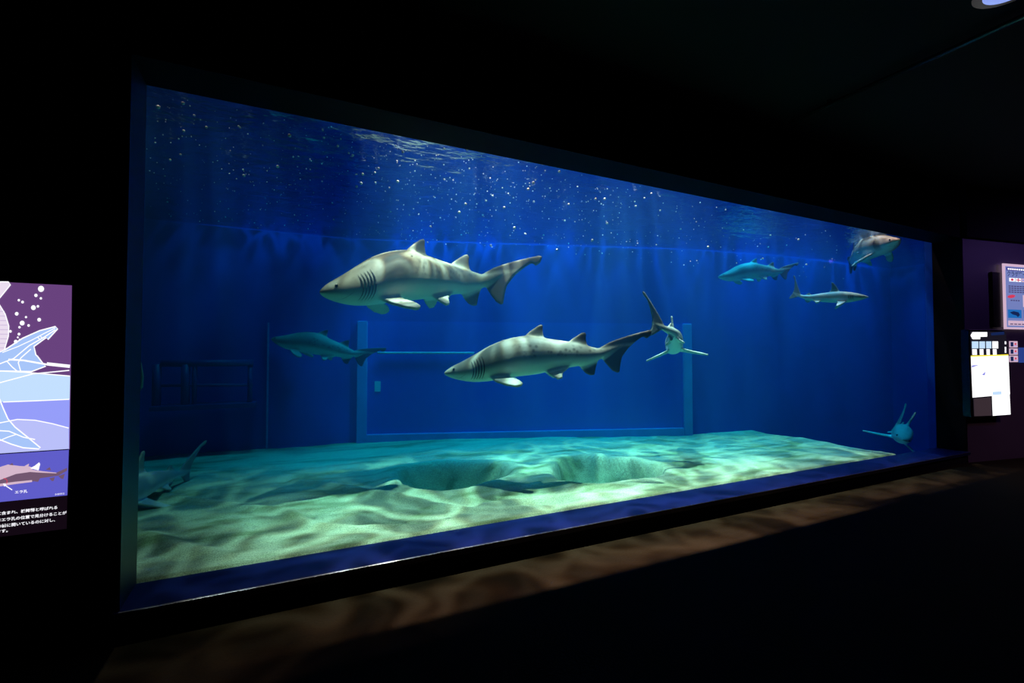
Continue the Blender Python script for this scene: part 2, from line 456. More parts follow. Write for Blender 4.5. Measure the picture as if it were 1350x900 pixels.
Fc = [(j * nx + i, j * nx + i + 1, (j + 1) * nx + i + 1, (j + 1) * nx + i) for j in range(ny - 1) for i in range(nx - 1)
      if ys[j] < back_y(xs[i]) + 0.05]
so = obj('sand_bed', V, Fc, M['sand'], smooth=True)
tag(so, 'pale rippled sand with two deep hollows covering the tank bottom', 'sand', kind='stuff')


# ---- inner window on the back wall
def on_back(px, py, off=0.0):
    p0 = Vector((1.0, 7.66, 0)); d = Vector((5.2, -1.76, 0)).normalized(); n = Vector((d.y, -d.x, 0))  # n toward the viewer
    return at_p(px, py, p0 + n * off, n)


BD = Vector((5.2, -1.76, 0)).normalized(); BN = Vector((BD.y, -BD.x, 0)); BP = Vector((1.0, 7.66, 0))


def bbox(name, s0, s1, z0, z1, d0, d1, m, parent=None, bevel=0.0):
    v = []
    for z in (z0, z1):
        for s, d in ((s0, d1), (s1, d1), (s1, d0), (s0, d0)):
            p = BP + BD * s + BN * d; v.append((p.x, p.y, z))
    bm = bmesh.new(); vs = [bm.verts.new(p) for p in v]
    for f in BF: bm.faces.new([vs[i] for i in f])
    if bevel: bmesh.ops.bevel(bm, geom=bm.edges[:], offset=bevel, segments=2, profile=0.5, affect='EDGES')
    bmesh.ops.recalc_face_normals(bm, faces=bm.faces)
    return bm_obj(name, bm, m, parent)


def s_of(px, py=520):
    return (on_back(px, py) - BP).dot(BD)


sA, sB = s_of(471), s_of(911); zA = on_back(690, 580).z; zB = on_back(690, 425).z
wr = bpy.data.objects.new('window_2', None); COL.objects.link(wr); wr['kind'] = 'structure'
p_ = BP + BD * ((sA + sB) / 2); wr.location = (p_.x, p_.y, zA)


def keep(o, parent):
    o.parent = parent; o.matrix_parent_inverse = Matrix.Translation(parent.location).inverted(); return o


fw = 0.15
for nm, a in (('frame_post', (sA, sA + fw, zA, zB)), ('frame_post', (sB - fw, sB, zA, zB)),
              ('frame_rail', (sA + fw, sB - fw, zA, zA + 0.15))):
    keep(bbox(nm, a[0], a[1], a[2], a[3], 0.0, 0.06, M['frame_blue'], bevel=0.012), wr)
keep(bbox('pane', sA + fw, sB - fw, zA + 0.15, zB, 0.0, 0.012, M['back_glass']), wr)
q0, q1 = s_of(494), s_of(502); nz = on_back(497, 516).z
tag(bbox('notice', q0, q1, nz, nz + 0.16, 0.013, 0.02, M['notice']), 'small pale rectangular notice stuck to the inner window pane', 'notice')
lz = on_back(560, 465).z  # pale pipe added in place of a bright line of light
tag(tube('bright_line', [tuple(BP + BD * s + BN * 0.06 + Vector((0, 0, lz))) for s in np.linspace(s_of(498), s_of(625), 12)], 0.016, M['line_pale']),
    'thin pale pipe added as a bright line across the inner window pane', 'pipe')
# seam strip, and a stand-in railing for a faint view in the glass
pz = at_y(354, 425, 7.62)
tag(box('wall_seam_strip', (pz.x - 0.012, 7.60, 0.15), (pz.x + 0.012, 7.665, pz.z), M['frame_blue']), 'thin pale vertical strip on the dark tank wall', 'strip')
rl = bpy.data.objects.new('railing', None); COL.objects.link(rl)
RY = 7.45
rl.location = tuple(at_y(270, 540, RY)); tag(rl, 'stand-in pipe railing with two rails on an added ledge, for a faint view in glass', 'railing')
bpy.context.view_layer.update()


def rail(nm, a, b, r):
    keep(tube(nm, [at_y(*a, RY), at_y(*b, RY)], r, M['faint_blue']), rl)


rail('top_rail', (212, 479), (334, 478), 0.045); rail('middle_rail', (212, 508), (334, 507), 0.02)
zb = at_y(245, 533, RY).z
keep(box('ledge', (at_y(200, 533, RY).x, 7.3, zb - 0.06), (at_y(338, 533, RY).x, 7.66, zb), M['faint_blue'], bevel=0.005), rl)  # ledge added to carry the stand-in railing
for px, r in ((207, 0.05), (245, 0.05), (257, 0.03), (330, 0.03)):
    p = at_y(px, 480, RY); keep(tube('post', [p, Vector((p.x, p.y, zb))], r, M['faint_blue']), rl)
hp = [at_y(px, py, 4.1) for px, py in ((179, 468), (184, 480), (187, 496), (186, 510), (182, 522), (177, 530), (168, 545), (160, 580), (158, 640), (160, 690))]
hp.append(Vector((hp[-1].x, hp[-1].y + 0.05, 0.17)))
tag(tube('hose', hp, 0.012, M['hose']), 'curved dull green hose at the window edge beside the left wall', 'hose')


# ------------------------------------------------------------------ sharks
def lvl(p):
    a = -math.atan(0.125); x = (p[0] - 52) / 1073; y = (372 - p[1]) / 1073
    return (x * math.cos(a) - y * math.sin(a), x * math.sin(a) + y * math.cos(a))


def plate(bm, outline, thick):
    """thick fin in the x-z plane"""
    n = len(outline); a = [bm.verts.new((x, -thick, z)) for x, z in outline]; b = [bm.verts.new((x, thick, z)) for x, z in outline]
    bm.faces.new(a); bm.faces.new(b[::-1])
    for i in range(n): bm.faces.new((a[(i + 1) % n], a[i], b[i], b[(i + 1) % n]))


def side_fin(bm, root, chord, tips, droop, side, thick, sweep=0):
    """paired fin: outline given as (chordwise, spanwise) points"""
    def P(c, s, t):
        dy = math.cos(droop) * s; dz = -math.sin(droop) * s
        return (root[0] + c, side * (root[1] + dy + t * math.sin(droop)), root[2] + dz + t * math.cos(droop))
    n = len(tips); a = [bm.verts.new(P(c, s, -thick)) for c, s in tips]; b = [bm.verts.new(P(c, s, thick)) for c, s in tips]
    bm.faces.new(a); bm.faces.new(b[::-1])
    for i in range(n): bm.faces.new((a[(i + 1) % n], a[i], b[i], b[(i + 1) % n]))


class Species:
    pass


def build_species(us, up, lo, wd, plates, sides, voxel=0.0052):
    S = Species()
    uu = np.linspace(us[0], us[-1], 90)

    def smooth(y):
        v = np.interp(uu, us, y); k = np.array([1, 2, 3, 2, 1]) / 9
        vp = np.concatenate([[v[0]] * 2, v, [v[-1]] * 2]); o = np.convolve(vp, k, 'valid'); o[0] = v[0]; return o
    S.u = uu; S.up = smooth(up); S.lo = smooth(lo); S.w = smooth(wd)
    S.mid = (S.up + S.lo) / 2; S.h = (S.up - S.lo) / 2
    bm = bmesh.new(); R = 28; rings = []
    for i in range(1, len(uu)):
        ring = []
        for k in range(R):
            t = 2 * math.pi * k / R; c, s = math.cos(t), math.sin(t)
            ring.append(bm.verts.new((uu[i], S.w[i] * math.copysign(abs(c) ** 0.92, c), S.mid[i] + S.h[i] * math.copysign(abs(s) ** 0.95, s))))
        rings.append(ring)
    tip = bm.verts.new((uu[0], 0, S.mid[0]))
    for k in range(R): bm.faces.new((tip, rings[0][(k + 1) % R], rings[0][k]))
    for a, b in zip(rings[:-1], rings[1:]):
        for k in range(R): bm.faces.new((a[k], a[(k + 1) % R], b[(k + 1) % R], b[k]))
    bm.faces.new(rings[-1])
    for o, t in plates: plate(bm, o, t)
    for root, tips, droop, t in sides:
        for sd in (-1, 1): side_fin(bm, root, 0, tips, droop, sd, t)
    bmesh.ops.recalc_face_normals(bm, faces=bm.faces)
    me = bpy.data.meshes.new('tmp'); bm.to_mesh(me); bm.free()
    o = bpy.data.objects.new('tmp', me); COL.objects.link(o)
    m = o.modifiers.new('r', 'REMESH'); m.mode = 'VOXEL'; m.voxel_size = voxel
    s = o.modifiers.new('s', 'SMOOTH'); s.iterations = 5; s.factor = 0.5
    dg = bpy.context.evaluated_depsgraph_get(); e = o.evaluated_get(dg)
    S.mesh = bpy.data.meshes.new_from_object(e)
    bpy.data.objects.remove(o); bpy.data.meshes.remove(me)
    n = len(S.mesh.vertices); co = np.empty(n * 3, np.float32); S.mesh.vertices.foreach_get('co', co); S.co = co.reshape(-1, 3)
    x, y, z = S.co.T
    mid = np.interp(x, uu, S.mid); h = np.interp(x, uu, S.h); ww = np.interp(x, uu, S.w)
    t = (z - mid) / np.maximum(h, 1e-3); rr = np.hypot(t, y / np.maximum(ww, 1e-3))
    fin = sstep(1.15, 1.6, rr) * sstep(0.1, 0.16, x)
    belly = (1 - sstep(-0.55, 0.0, t)) * (1 - sstep(0.72, 0.85, x))
    under = (fin > 0.3) & (x < 0.62) & (t < 0.2)          # paired fins are pale below
    S.pig = np.stack([np.where(under, 0.55, belly * (1 - fin)), np.where(under, 0.2, fin * sstep(1.05, 1.5, rr)),
                      sstep(-0.35, 0.1, t) * (1 - sstep(0.5, 0.95, t)) * sstep(0.28, 0.4, x), np.ones(n)], 1).astype(np.float32)
    return S


ups = [(52, 370), (75, 350), (100, 335), (160, 305), (220, 270), (280, 234), (340, 208), (400, 191), (460, 181), (530, 188), (600, 199), (690, 211), (775, 229), (840, 246), (880, 238), (960, 222)]
los = [(52, 374), (70, 388), (110, 401), (160, 412), (220, 417), (290, 411), (360, 399), (410, 390), (470, 384), (530, 376), (600, 360), (690, 343), (775, 330), (840, 305), (880, 292), (960, 236)]
ul = [lvl(p) for p in ups]; ll = [lvl(p) for p in los]
us = np.linspace(0, 0.86, 60)
upv = np.interp(us, [p[0] for p in ul], [p[1] for p in ul]); lov = np.interp(us, [p[0] for p in ll], [p[1] for p in ll])
wdv = np.interp(us, [0, .012, .03, .06, .1, .15, .2, .3, .4, .5, .6, .68, .75, .8, .86], [0, .018, .030, .043, .054, .066, .075, .084, .080, .066, .048, .033, .021, .014, .008])
T = lambda *pts: [lvl(p) for p in pts]
tiger_plates = [
    (T((450, 195), (478, 166), (505, 146), (530, 129), (546, 124), (553, 131), (551, 155), (557, 188), (540, 205)), 0.0085),
    (T((678, 222), (700, 199), (725, 183), (752, 166), (768, 162), (777, 172), (774, 200), (782, 228), (760, 245)), 0.008),
    (T((735, 322), (752, 350), (775, 374), (798, 384), (820, 381), (824, 352), (836, 312), (800, 300)), 0.008),
    (T((830, 275), (850, 240), (900, 212), (950, 194), (1000, 178), (1065, 160), (1118, 147), (1127, 153), (1120, 178), (1100, 193), (1078, 182), (1040, 208), (1000, 242), (965, 288), (957, 325), (952, 366), (940, 371), (915, 360), (890, 335), (862, 300)), 0.008)]
pect = [(0, -0.03), (0.0, 0), (0.03, 0.04), (0.075, 0.075), (0.115, 0.092), (0.142, 0.09), (0.15, 0.075), (0.135, 0.05), (0.105, 0.03), (0.095, 0.0), (0.09, -0.03)]
pelv = [(0, -0.02), (0, 0), (0.028, 0.038), (0.055, 0.065), (0.075, 0.062), (0.085, 0.03), (0.125, 0.0), (0.11, -0.02)]
zc = lambda x: np.interp(x, us, lov)
tiger_sides = [((0.205, 0.050, float(zc(0.23)) + 0.022), pect, math.radians(36), 0.007),
               ((0.465, 0.028, float(zc(0.49)) + 0.012), pelv, math.radians(48), 0.0065)]
TIGER = build_species(us, upv, lov, wdv, tiger_plates, tiger_sides)

ru = [0, .015, .05, .11, .2, .3, .4, .5, .6, .68, .74, .80, .84]
rup = [0, .012, .030, .052, .075, .087, .082, .069, .050, .034, .025, .022, .02]
rlo = [0, -.010, -.024, -.042, -.058, -.064, -.060, -.048, -.034, -.024, -.018, -.012, 0.0]
rw = [0, .020, .042, .056, .065, .070, .062, .050, .036, .024, .016, .010, .007]
rpl = [([(.29, .06), (.325, .11), (.355, .165), (.385, .205), (.402, .212), (.408, .20), (.400, .15), (.405, .11), (.425, .085), (.40, .05)], .007),
       ([(.62, .03), (.64, .06), (.662, .074), (.672, .062), (.69, .045), (.70, .035), (.67, .02)], .0065),
       ([(.61, -.02), (.63, -.05), (.655, -.066), (.668, -.058), (.69, -.04), (.68, -.01)], .0065),
       ([(.74, .01), (.765, .035), (.82, .085), (.90, .15), (.975, .205), (.995, .21), (.99, .19), (.965, .172), (.945, .165), (.90, .105), (.865, .045), (.855, -.01), (.862, -.06), (.858, -.085), (.835, -.075), (.79, -.03)], .007)]
rp = [(0, -.03), (0, 0), (.03, .07), (.075, .16), (.105, .205), (.118, .20), (.112, .14), (.10, .07), (.105, 0), (.1, -.03)]
rv = [(0, -.02), (0, 0), (.02, .03), (.045, .05), (.06, .045), (.07, .015), (.09, 0), (.08, -.02)]
REQ = build_species(ru, rup, rlo, rw, rpl, [((.235, .045, -.045), rp, math.radians(22), .0065), ((.51, .03, -.035), rv, math.radians(35), .006)])


def bender(yaw, pitch):
    s = np.linspace(-0.02, 1.05, 300)
    ya = np.interp(s, *yaw); pa = np.interp(s, *pitch)
    k = np.ones(25) / 25
    ya = np.convolve(np.pad(ya, 12, 'edge'), k, 'valid'); pa = np.convolve(np.pad(pa, 12, 'edge'), k, 'valid')
    ya = np.radians(ya); pa = np.radians(pa); ds = s[1] - s[0]
    cx = np.cumsum(np.cos(ya) * np.cos(pa)) * ds; cyy = np.cumsum(np.sin(ya) * np.cos(pa)) * ds; cz = np.cumsum(np.sin(pa)) * ds
    i0 = np.argmin(abs(s - 0.4)); cx -= cx[i0]; cyy -= cyy[i0]; cz -= cz[i0]

    def f(co):
        x, y, z = co[:, 0], co[:, 1], co[:, 2]
        a = np.interp(x, s, ya); p = np.interp(x, s, pa)
        px = np.interp(x, s, cx); py = np.interp(x, s, cyy); pz = np.interp(x, s, cz)
        # normal in the horizontal plane (-sin, cos, 0); up perpendicular to the tangent
        return np.stack([px - y * np.sin(a) - z * np.sin(p) * np.cos(a), py + y * np.cos(a) - z * np.sin(p) * np.sin(a), pz + z * np.cos(p)], 1)
    return f


def skin_pt(S, u, t, out=0.0):
    """point on the body surface: t = angle, 0 = flank, -pi/2 = belly"""
    w_, h_, m_ = np.interp(u, S.u, S.w), np.interp(u, S.u, S.h), np.interp(u, S.u, S.mid)
    c, s = math.cos(t), math.sin(t)
    return np.array([u, (w_ + out) * math.copysign(abs(c) ** .92, c), m_ + (h_ + out) * math.copysign(abs(s) ** .95, s)])


def ribbon(pts, widths, axis, thick=0.0012):
    V = []; Fc = []
    for p, wv_ in zip(pts, widths):
        V += [p - axis * wv_, p + axis * wv_]
    for i in range(len(pts) - 1): Fc.append((2 * i, 2 * i + 1, 2 * i + 3, 2 * i + 2))
    return np.array(V), Fc


def shark(name, S, m, L, loc, head, label, yaw=([0, 1], [0, 0]), pitch=([0, 1], [0, 0]), roll=0.0, tilt=0.0, detail=True, girth=1.0):
    """head: compass angle in degrees of the swimming direction (0 = +X, 90 = +Y)"""
    f = bender(yaw, pitch)
    sc_ = np.array([1, girth, girth])
    co = f(S.co * sc_) * L
    me = S.mesh.copy(); me.name = name
    me.vertices.foreach_set('co', co.astype(np.float32).ravel())
    me.materials.clear(); me.materials.append(m)
    a = me.attributes.new('pigment', 'FLOAT_COLOR', 'POINT'); a.data.foreach_set('color', S.pig.ravel())
    a = me.attributes.new('rest', 'FLOAT_VECTOR', 'POINT'); a.data.foreach_set('vector', S.co.astype(np.float32).ravel())
    for p in me.polygons: p.use_smooth = True
    me.update()
    o = bpy.data.objects.new(name, me); COL.objects.link(o)
    o.location = loc
    # local +x runs to the tail, so the heading is local -x
    o.rotation_mode = 'QUATERNION'
    o.rotation_quaternion = (Matrix.Rotation(math.radians(head + 180), 4, 'Z') @ Matrix.Rotation(math.radians(tilt), 4, 'Y') @ Matrix.Rotation(math.radians(roll), 4, 'X')).to_quaternion()
    tag(o, label, 'shark')
    tig = S is TIGER
    for sd in (-1, 1):
        eu = 0.052 if tig else 0.055
        e = skin_pt(S, eu, math.radians(28 if tig else 12)); e[1] *= sd
        c = f(e[None] * sc_)[0] * L
        bm = bmesh.new(); bmesh.ops.create_uvsphere(bm, u_segments=10, v_segments=8, radius=0.0062 * L)
        bmesh.ops.translate(bm, verts=bm.verts, vec=Vector(c)); bm_obj('eye', bm, M['eye'], o, True)
        if not detail: continue
        for k in range(5):
            gu = (0.135 + 0.0125 * k) if tig else (0.165 + 0.012 * k)
            ts = np.radians(np.linspace(38, -48, 9)) if tig else np.radians(np.linspace(25, -35, 8))
            pts = np.array([skin_pt(S, gu + 0.012 * math.sin(j / 8 * 3.14) - 0.010 * j / 8, t, 0.0012) for j, t in enumerate(ts)])
            pts[:, 1] *= sd
            wv_ = 0.0022 * np.sin(np.linspace(0.15, 3.0, len(ts))) + 0.0003
            V_, F_ = ribbon(pts, wv_, np.array([1.0, 0, 0]))
            obj('gill_slit', f(V_ * sc_) * L, F_, M['slit'], o)
    n = 13; ts = np.radians(np.linspace(-12, -168, n))
    mu = [(0.105 if tig else 0.10) - (0.055 if tig else 0.045) * math.sin(math.pi * i / (n - 1)) for i in range(n)]
    pts = np.array([skin_pt(S, u, t, 0.001) for u, t in zip(mu, ts)])
    V_, F_ = ribbon(pts, 0.0022 * np.sin(np.linspace(0.2, 2.94, n)), np.array([1.0, 0, 0]))
    obj('mouth', f(V_ * sc_) * L, F_, M['slit'], o)
    return o


LEFT = 180 - math.degrees(YAW)       # heading straight to the picture's left
TI, RE = M['tiger'], M['requiem']
shark('sand_tiger_shark', TIGER, M['tiger_lit'], 2.5, at_d(541, 375, 5.1), LEFT + 42,
      'plump sand tiger shark with lamplight coloured into its cream back and dorsal fins, higher above the sand',
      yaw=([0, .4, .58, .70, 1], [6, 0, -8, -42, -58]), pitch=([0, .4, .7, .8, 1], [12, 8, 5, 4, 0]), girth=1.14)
shark('sand_tiger_shark', TIGER, TI, 2.22, at_d(696, 478, 5.0), LEFT + 4,
      'grey sand tiger shark with dark spots and five gill slits, gliding before the inner window',
      yaw=([0, .4, 1], [0, 0, 4]), pitch=([0, 1], [7, 7]))
shark('requiem_shark', REQ, RE, 1.62, at_d(890, 450, 6.05), 50,
      'pale shark seen from behind with its tail curled up, beside the other shark tail',
      yaw=([0, .4, .6, .8, 1], [0, 0, -14, -55, -80]), pitch=([0, .5, 1], [10, 14, 24]), roll=6)
shark('requiem_shark', REQ, RE, 1.12, at_d(1096, 393, 7.0), 302,
      'slim grey shark with tall dorsal fin and thin raised tail, by the far window end',
      yaw=([0, .5, 1], [0, 0, -20]), pitch=([0, .6, .8, 1], [0, 4, 30, 40]))
shark('sand_tiger_shark', TIGER, TI, 1.75, at_d(1146, 332, 7.4), 236,
      'brownish sand tiger shark close under the water surface in the far top corner',
      yaw=([0, .4, 1], [0, 0, -25]), pitch=([0, 1], [-2, -2]), girth=1.1)
shark('requiem_shark', REQ, RE, 1.9, at_d(1188, 571, 7.7), 206,
      'grey shark facing the window head on, low in the corner past the sand edge', roll=28,
      yaw=([0, .4, 1], [0, 0, 10]))
shark('requiem_shark', REQ, RE, 1.55, at_d(188, 642, 4.3), 252,
      'dim grey shark half hidden by the window jamb, gliding just over the sand',
      yaw=([0, .4, 1], [0, 0, -10]), pitch=([0, .5, .8, 1], [0, 0, -7, -10]))
shark('sand_tiger_shark', TIGER, TI, 1.62, at_d(415, 458, 6.75), LEFT - 2,
      'faint ghost image of a sand tiger shark, built solid far back beside the inner window post',
      yaw=([0, .5, 1], [0, 0, 8]), pitch=([0, 1], [-13, -6]), detail=False)  # solid shark added where a ghostly reflection shows
shark('sand_tiger_shark', TIGER, TI, 1.45, at_d(990, 361, 7.85), LEFT + 6,
      'hazy pale blue ghost image of a shark, built solid far back high near the water surface, tail toward the brownish shark',
      yaw=([0, .5, 1], [0, 0, 8]), pitch=([0, 1], [6, 6]), detail=False)  # another solid shark added for a ghostly reflection

# ------------------------------------------------------------------ bubbles under the surface
rng = random.Random(11)
bm = bmesh.new()
ico = bmesh.new(); bmesh.ops.create_icosphere(ico, subdivisions=1, radius=1); iv = [v.co.copy() for v in ico.verts]; ifc = [[v.index for v in f.verts] for f in ico.faces]; ico.free()
BV = []; BFc = []
for k in range(1100):
    px = rng.uniform(190, 1150) if rng.random() < 0.45 else rng.gauss(600, 190)
    top = 112 + 0.2 * (px - 190)
    frac = rng.random() ** 0.8
    py = top + frac * (175 - 0.11 * (px - 190))
    dmax = (SURF - 0.05 - EYE.z) / ray(px, py).z if ray(px, py).z > 0 else 8
    dep = rng.uniform(4.1, 7.6)
    if dep > dmax: dep = dmax * rng.uniform(0.9, 0.99)
    p = at_d(px, py, dep)
    if p.z > SURF - 0.03 or p.y < GY + 0.1 or p.y > back_y(p.x) - 0.2: continue
    r = min(0.014, 0.0020 * math.exp(abs(rng.gauss(0, 0.85)))); b0 = len(BV)
    BV += [p + v * r for v in iv]; BFc += [[b0 + i for i in f] for f in ifc]
tag(obj('air_bubbles', BV, BFc, M['bubble'], smooth=True), 'tiny bright bubbles drifting like stars below the water surface', 'bubbles', kind='stuff')

# ------------------------------------------------------------------ lit information panel on the left wall
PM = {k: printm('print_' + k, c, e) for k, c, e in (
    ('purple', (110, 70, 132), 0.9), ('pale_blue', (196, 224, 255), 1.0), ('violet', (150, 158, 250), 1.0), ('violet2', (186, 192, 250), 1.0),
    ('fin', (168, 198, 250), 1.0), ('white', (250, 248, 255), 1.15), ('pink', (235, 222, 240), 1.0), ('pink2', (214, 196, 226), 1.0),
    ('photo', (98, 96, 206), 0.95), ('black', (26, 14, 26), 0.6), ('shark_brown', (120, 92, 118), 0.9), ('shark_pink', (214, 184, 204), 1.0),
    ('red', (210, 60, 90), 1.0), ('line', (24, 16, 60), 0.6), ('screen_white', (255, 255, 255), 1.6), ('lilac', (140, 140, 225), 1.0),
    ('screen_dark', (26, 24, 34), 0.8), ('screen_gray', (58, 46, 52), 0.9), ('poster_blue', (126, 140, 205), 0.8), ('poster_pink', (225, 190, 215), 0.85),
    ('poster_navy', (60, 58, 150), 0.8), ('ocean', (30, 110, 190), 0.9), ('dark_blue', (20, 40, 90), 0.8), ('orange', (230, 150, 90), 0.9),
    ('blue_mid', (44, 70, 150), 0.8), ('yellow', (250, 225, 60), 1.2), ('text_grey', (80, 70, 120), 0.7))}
PY = WY - 0.03
panel = box('information_panel', (-1.85, PY, 0.0), (-0.945, WY - 0.001, 0.0), M['black_gloss'])
bpy.data.objects.remove(panel)
tr, br = at_y(95, 376, PY), at_y(89.5, 697, PY)
pz0, pz1, pxr = br.z, tr.z, (tr.x + br.x) / 2
panel = bpy.data.objects.new('information_panel', None); COL.objects.link(panel); panel.location = ((pxr - 0.45), WY - 0.015, pz0)
tag(panel, 'tall backlit panel with outlined shark drawings, a shark photo and white text', 'sign')
bpy.context.view_layer.update()
keep(box('body', (pxr - 0.9, PY + 0.003, pz0 - 0.01), (pxr + 0.012, WY - 0.001, pz1 + 0.01), M['black_gloss'], bevel=0.003), panel)
lay = [0]


def pp(px, py, l):
    return at_y(px, py, PY) + Vector((0, -0.0006 * l, 0))


def poly(nm, pts, m, l, parent=None, fn=pp):
    bm = bmesh.new(); vs = [bm.verts.new(fn(x, y, l)) for x, y in pts]
    for t in tessellate_polygon([[Vector((x, y, 0)) for x, y in pts]]): bm.faces.new([vs[i] for i in t])
    return keep(bm_obj(nm, bm, m), parent or panel)


def stroke(nm, pts, wpx, m, l, closed=False, parent=None, fn=pp):
    P = [Vector((x, y)) for x, y in pts]
    if closed: P.append(P[0])
    V = []; Fc = []
    for i, p in enumerate(P):
        d = (P[min(i + 1, len(P) - 1)] - P[max(i - 1, 0)]); d = d.normalized() if d.length else Vector((1, 0))
        nrm = Vector((-d.y, d.x)) * (wpx / 2)
        V += [fn(*(p + nrm), l), fn(*(p - nrm), l)]
    for i in range(len(P) - 1): Fc.append((2 * i, 2 * i + 1, 2 * i + 3, 2 * i + 2))
    return keep(obj(nm, V, Fc, m), parent or panel)


def disc(nm, cx, cyy, r, m, l, n=14):
    return poly(nm, [(cx + r * math.cos(6.2832 * k / n), cyy + r * math.sin(6.2832 * k / n)) for k in range(n)], m, l)


LX = -140
c1 = lambda x, y: (x / 8.18, 360 + y / 8.18)
c2 = lambda x, y: (x / 6.43, 460 + y / 6.43)
c3 = lambda x, y: (x / 7.5, 590 + y / 7.5)
yl = lambda y0, x: y0 + (467 - y0) * x / 1958     # level line on the panel through (0, y0)
poly('picture_field', [(LX, yl(371.5, LX)), (94.8, yl(371.5, 95)), (92, yl(598, 92)), (LX, yl(598, LX))], PM['purple'], 1)
poly('sea_band', [(LX, 489), (0, 489), (31, 490), (92.6, 495.5), (92, 526), (4, 529.5), (LX, 534)], PM['pale_blue'], 2)
poly('sea_band', [(LX, 534), (4, 529.5), (92, 526), (91.2, yl(597.5, 91)), (LX, yl(597.5, LX))], PM['violet'], 2)
poly('sea_band', [(LX, 590), (0, 557), (23, 552.5), (46.7, 553.3), (70, 558), (90.6, 564), (91, yl(597.5, 91)), (LX, yl(597.5, LX))], PM['violet2'], 3)
tail = [c1(*p) for p in ((50, 830), (250, 700), (430, 620), (600, 575), (625, 600), (520, 715), (500, 695), (370, 790), (390, 880))] + [c2(*p) for p in ((320, 60), (350, 100), (390, 145), (270, 190), (0, 185))] + [(-60, 490), (-60, 470)]
poly('shark_drawing', tail, PM['fin'], 4); stroke('drawing_line', tail[:14], 1.6, PM['white'], 6)
lowfin = [c2(*p) for p in ((0, 425), (30, 500), (70, 590), (130, 660), (230, 740), (345, 835), (330, 845), (200, 835), (100, 805), (0, 765))]
poly('shark_drawing', [(-40, 520)] + lowfin + [(-40, 575)], PM['fin'], 4); stroke('drawing_line', [(-6, 517)] + lowfin + [(-10, 576)], 1.6, PM['white'], 6)
for pts, wpx in (([c2(0, 185), c2(200, 195), c2(595, 228)], 1.3), ([c2(0, 285), c2(280, 210), c2(590, 180)], 1.4), ([c2(30, 448), c2(300, 438), c2(590, 425)], 1.3),
                 ([c2(400, 125), c2(595, 146)], 4.2), ([c2(75, 88), c2(200, 95), c2(400, 130)], 2.2), ([c2(0, 625), c2(150, 595), c2(300, 602), c2(450, 632), c2(585, 668)], 1.3),
                 ([c2(0, 690), c2(80, 695), c2(200, 745), c2(300, 765)], 1.4), ([c2(0, 775), c2(70, 745), c2(140, 722)], 1.2),
                 ([c2(0, 125), c2(120, 80), c2(215, 0), c1(320, 780), c1(480, 690), c1(600, 610)], 1.4), ([c1(30, 855), c1(200, 790), c1(350, 720), c1(480, 650), c1(600, 590)], 1.1),
                 ([c2(60, 100), c2(105, 150), c2(150, 188), c2(178, 185), c2(158, 115), c2(180, 75), c2(265, 0)], 1.4), ([c1(410, 690), c1(440, 720)], 1.0), ([c1(440, 680), c1(465, 705)], 1.0)):
    stroke('drawing_line', pts, wpx, PM['white'], 7)
pal1 = [(-30, 371)] + [c1(*p) for p in ((95, 95), (118, 125), (5, 265))] + [(-30, 420)]
pal2 = [(-40, 395)] + [c1(*p) for p in ((0, 340), (60, 440), (100, 570), (95, 680), (50, 830), (0, 850))] + [(-40, 470)]
for q in (pal1, pal2):
    poly('creature_drawing', q, PM['pink'], 5); stroke('drawing_line', q, 1.3, PM['white'], 7)
for k in range(9):
    y = 410 + 6 * k; stroke('stripe', [(-38, y), (min(6.5 + 1.2 * min(k, 4) - max(0, k - 5) * 1.0, 11), y + 0.5)], 1.4, PM['pink2'], 6)
for x, y, r in ((447, 170, 33), (392, 240, 18), (445, 272, 13), (208, 292, 13), (248, 312, 15), (365, 372, 26), (413, 358, 14), (185, 438, 20), (285, 474, 12), (427, 502, 20), (244, 538, 26), (313, 564, 14), (215, 583, 13), (117, 627, 15), (210, 657, 15), (197, 692, 10), (217, 716, 9), (175, 738, 20)):
    cx, c_y = c1(x, y); disc('bubble_drawing', cx, c_y, r / 8.18, PM['white'], 8)
poly('photo_field', [(LX, yl(598, LX)), (90.8, yl(598, 91)), (88.8, yl(661.5, 89)), (LX, yl(661.5, LX))], PM['photo'], 1)
stroke('divider_line', [(LX, yl(598, LX)), (91, yl(598, 91))], 1.3, PM['line'], 8)
poly('photo_shark', [c3(*p) for p in ((-400, 260), (0, 190), (80, 165), (200, 180), (300, 185), (330, 210), (0, 300), (-400, 330))], PM['shark_pink'], 3)
poly('photo_shark', [c3(*p) for p in ((-400, 420), (0, 290), (150, 225), (300, 213), (420, 230), (560, 245), (610, 222), (665, 197), (666, 225), (580, 275), (400, 300), (320, 335), (0, 380), (-400, 470))], PM['shark_brown'], 4)
poly('photo_shark', [c3(*p) for p in ((-400, 400), (0, 288), (150, 223), (300, 212), (420, 230), (560, 245), (560, 252), (420, 246), (300, 238), (160, 258), (0, 318), (-400, 430))], PM['shark_pink'], 5)
poly('photo_shark', [c3(*p) for p in ((0, 355), (150, 335), (320, 318), (320, 337), (150, 358), (0, 381))], PM['shark_pink'], 5)
for q, c in ((((300, 200), (345, 178), (390, 143), (400, 160), (385, 222)), 'white'), (((455, 215), (495, 190), (508, 222)), 'shark_brown'), (((490, 300), (545, 288), (535, 325), (515, 328)), 'shark_brown'),
             (((580, 278), (645, 255), (628, 308), (605, 303)), 'shark_brown'), (((310, 310), (400, 300), (380, 335), (330, 330)), 'shark_brown'), (((95, 168), (125, 148), (138, 172)), 'shark_brown'), (((245, 180), (290, 155), (285, 185)), 'shark_pink')):
    poly('photo_fin', [c3(*p) for p in q], PM[c], 6)
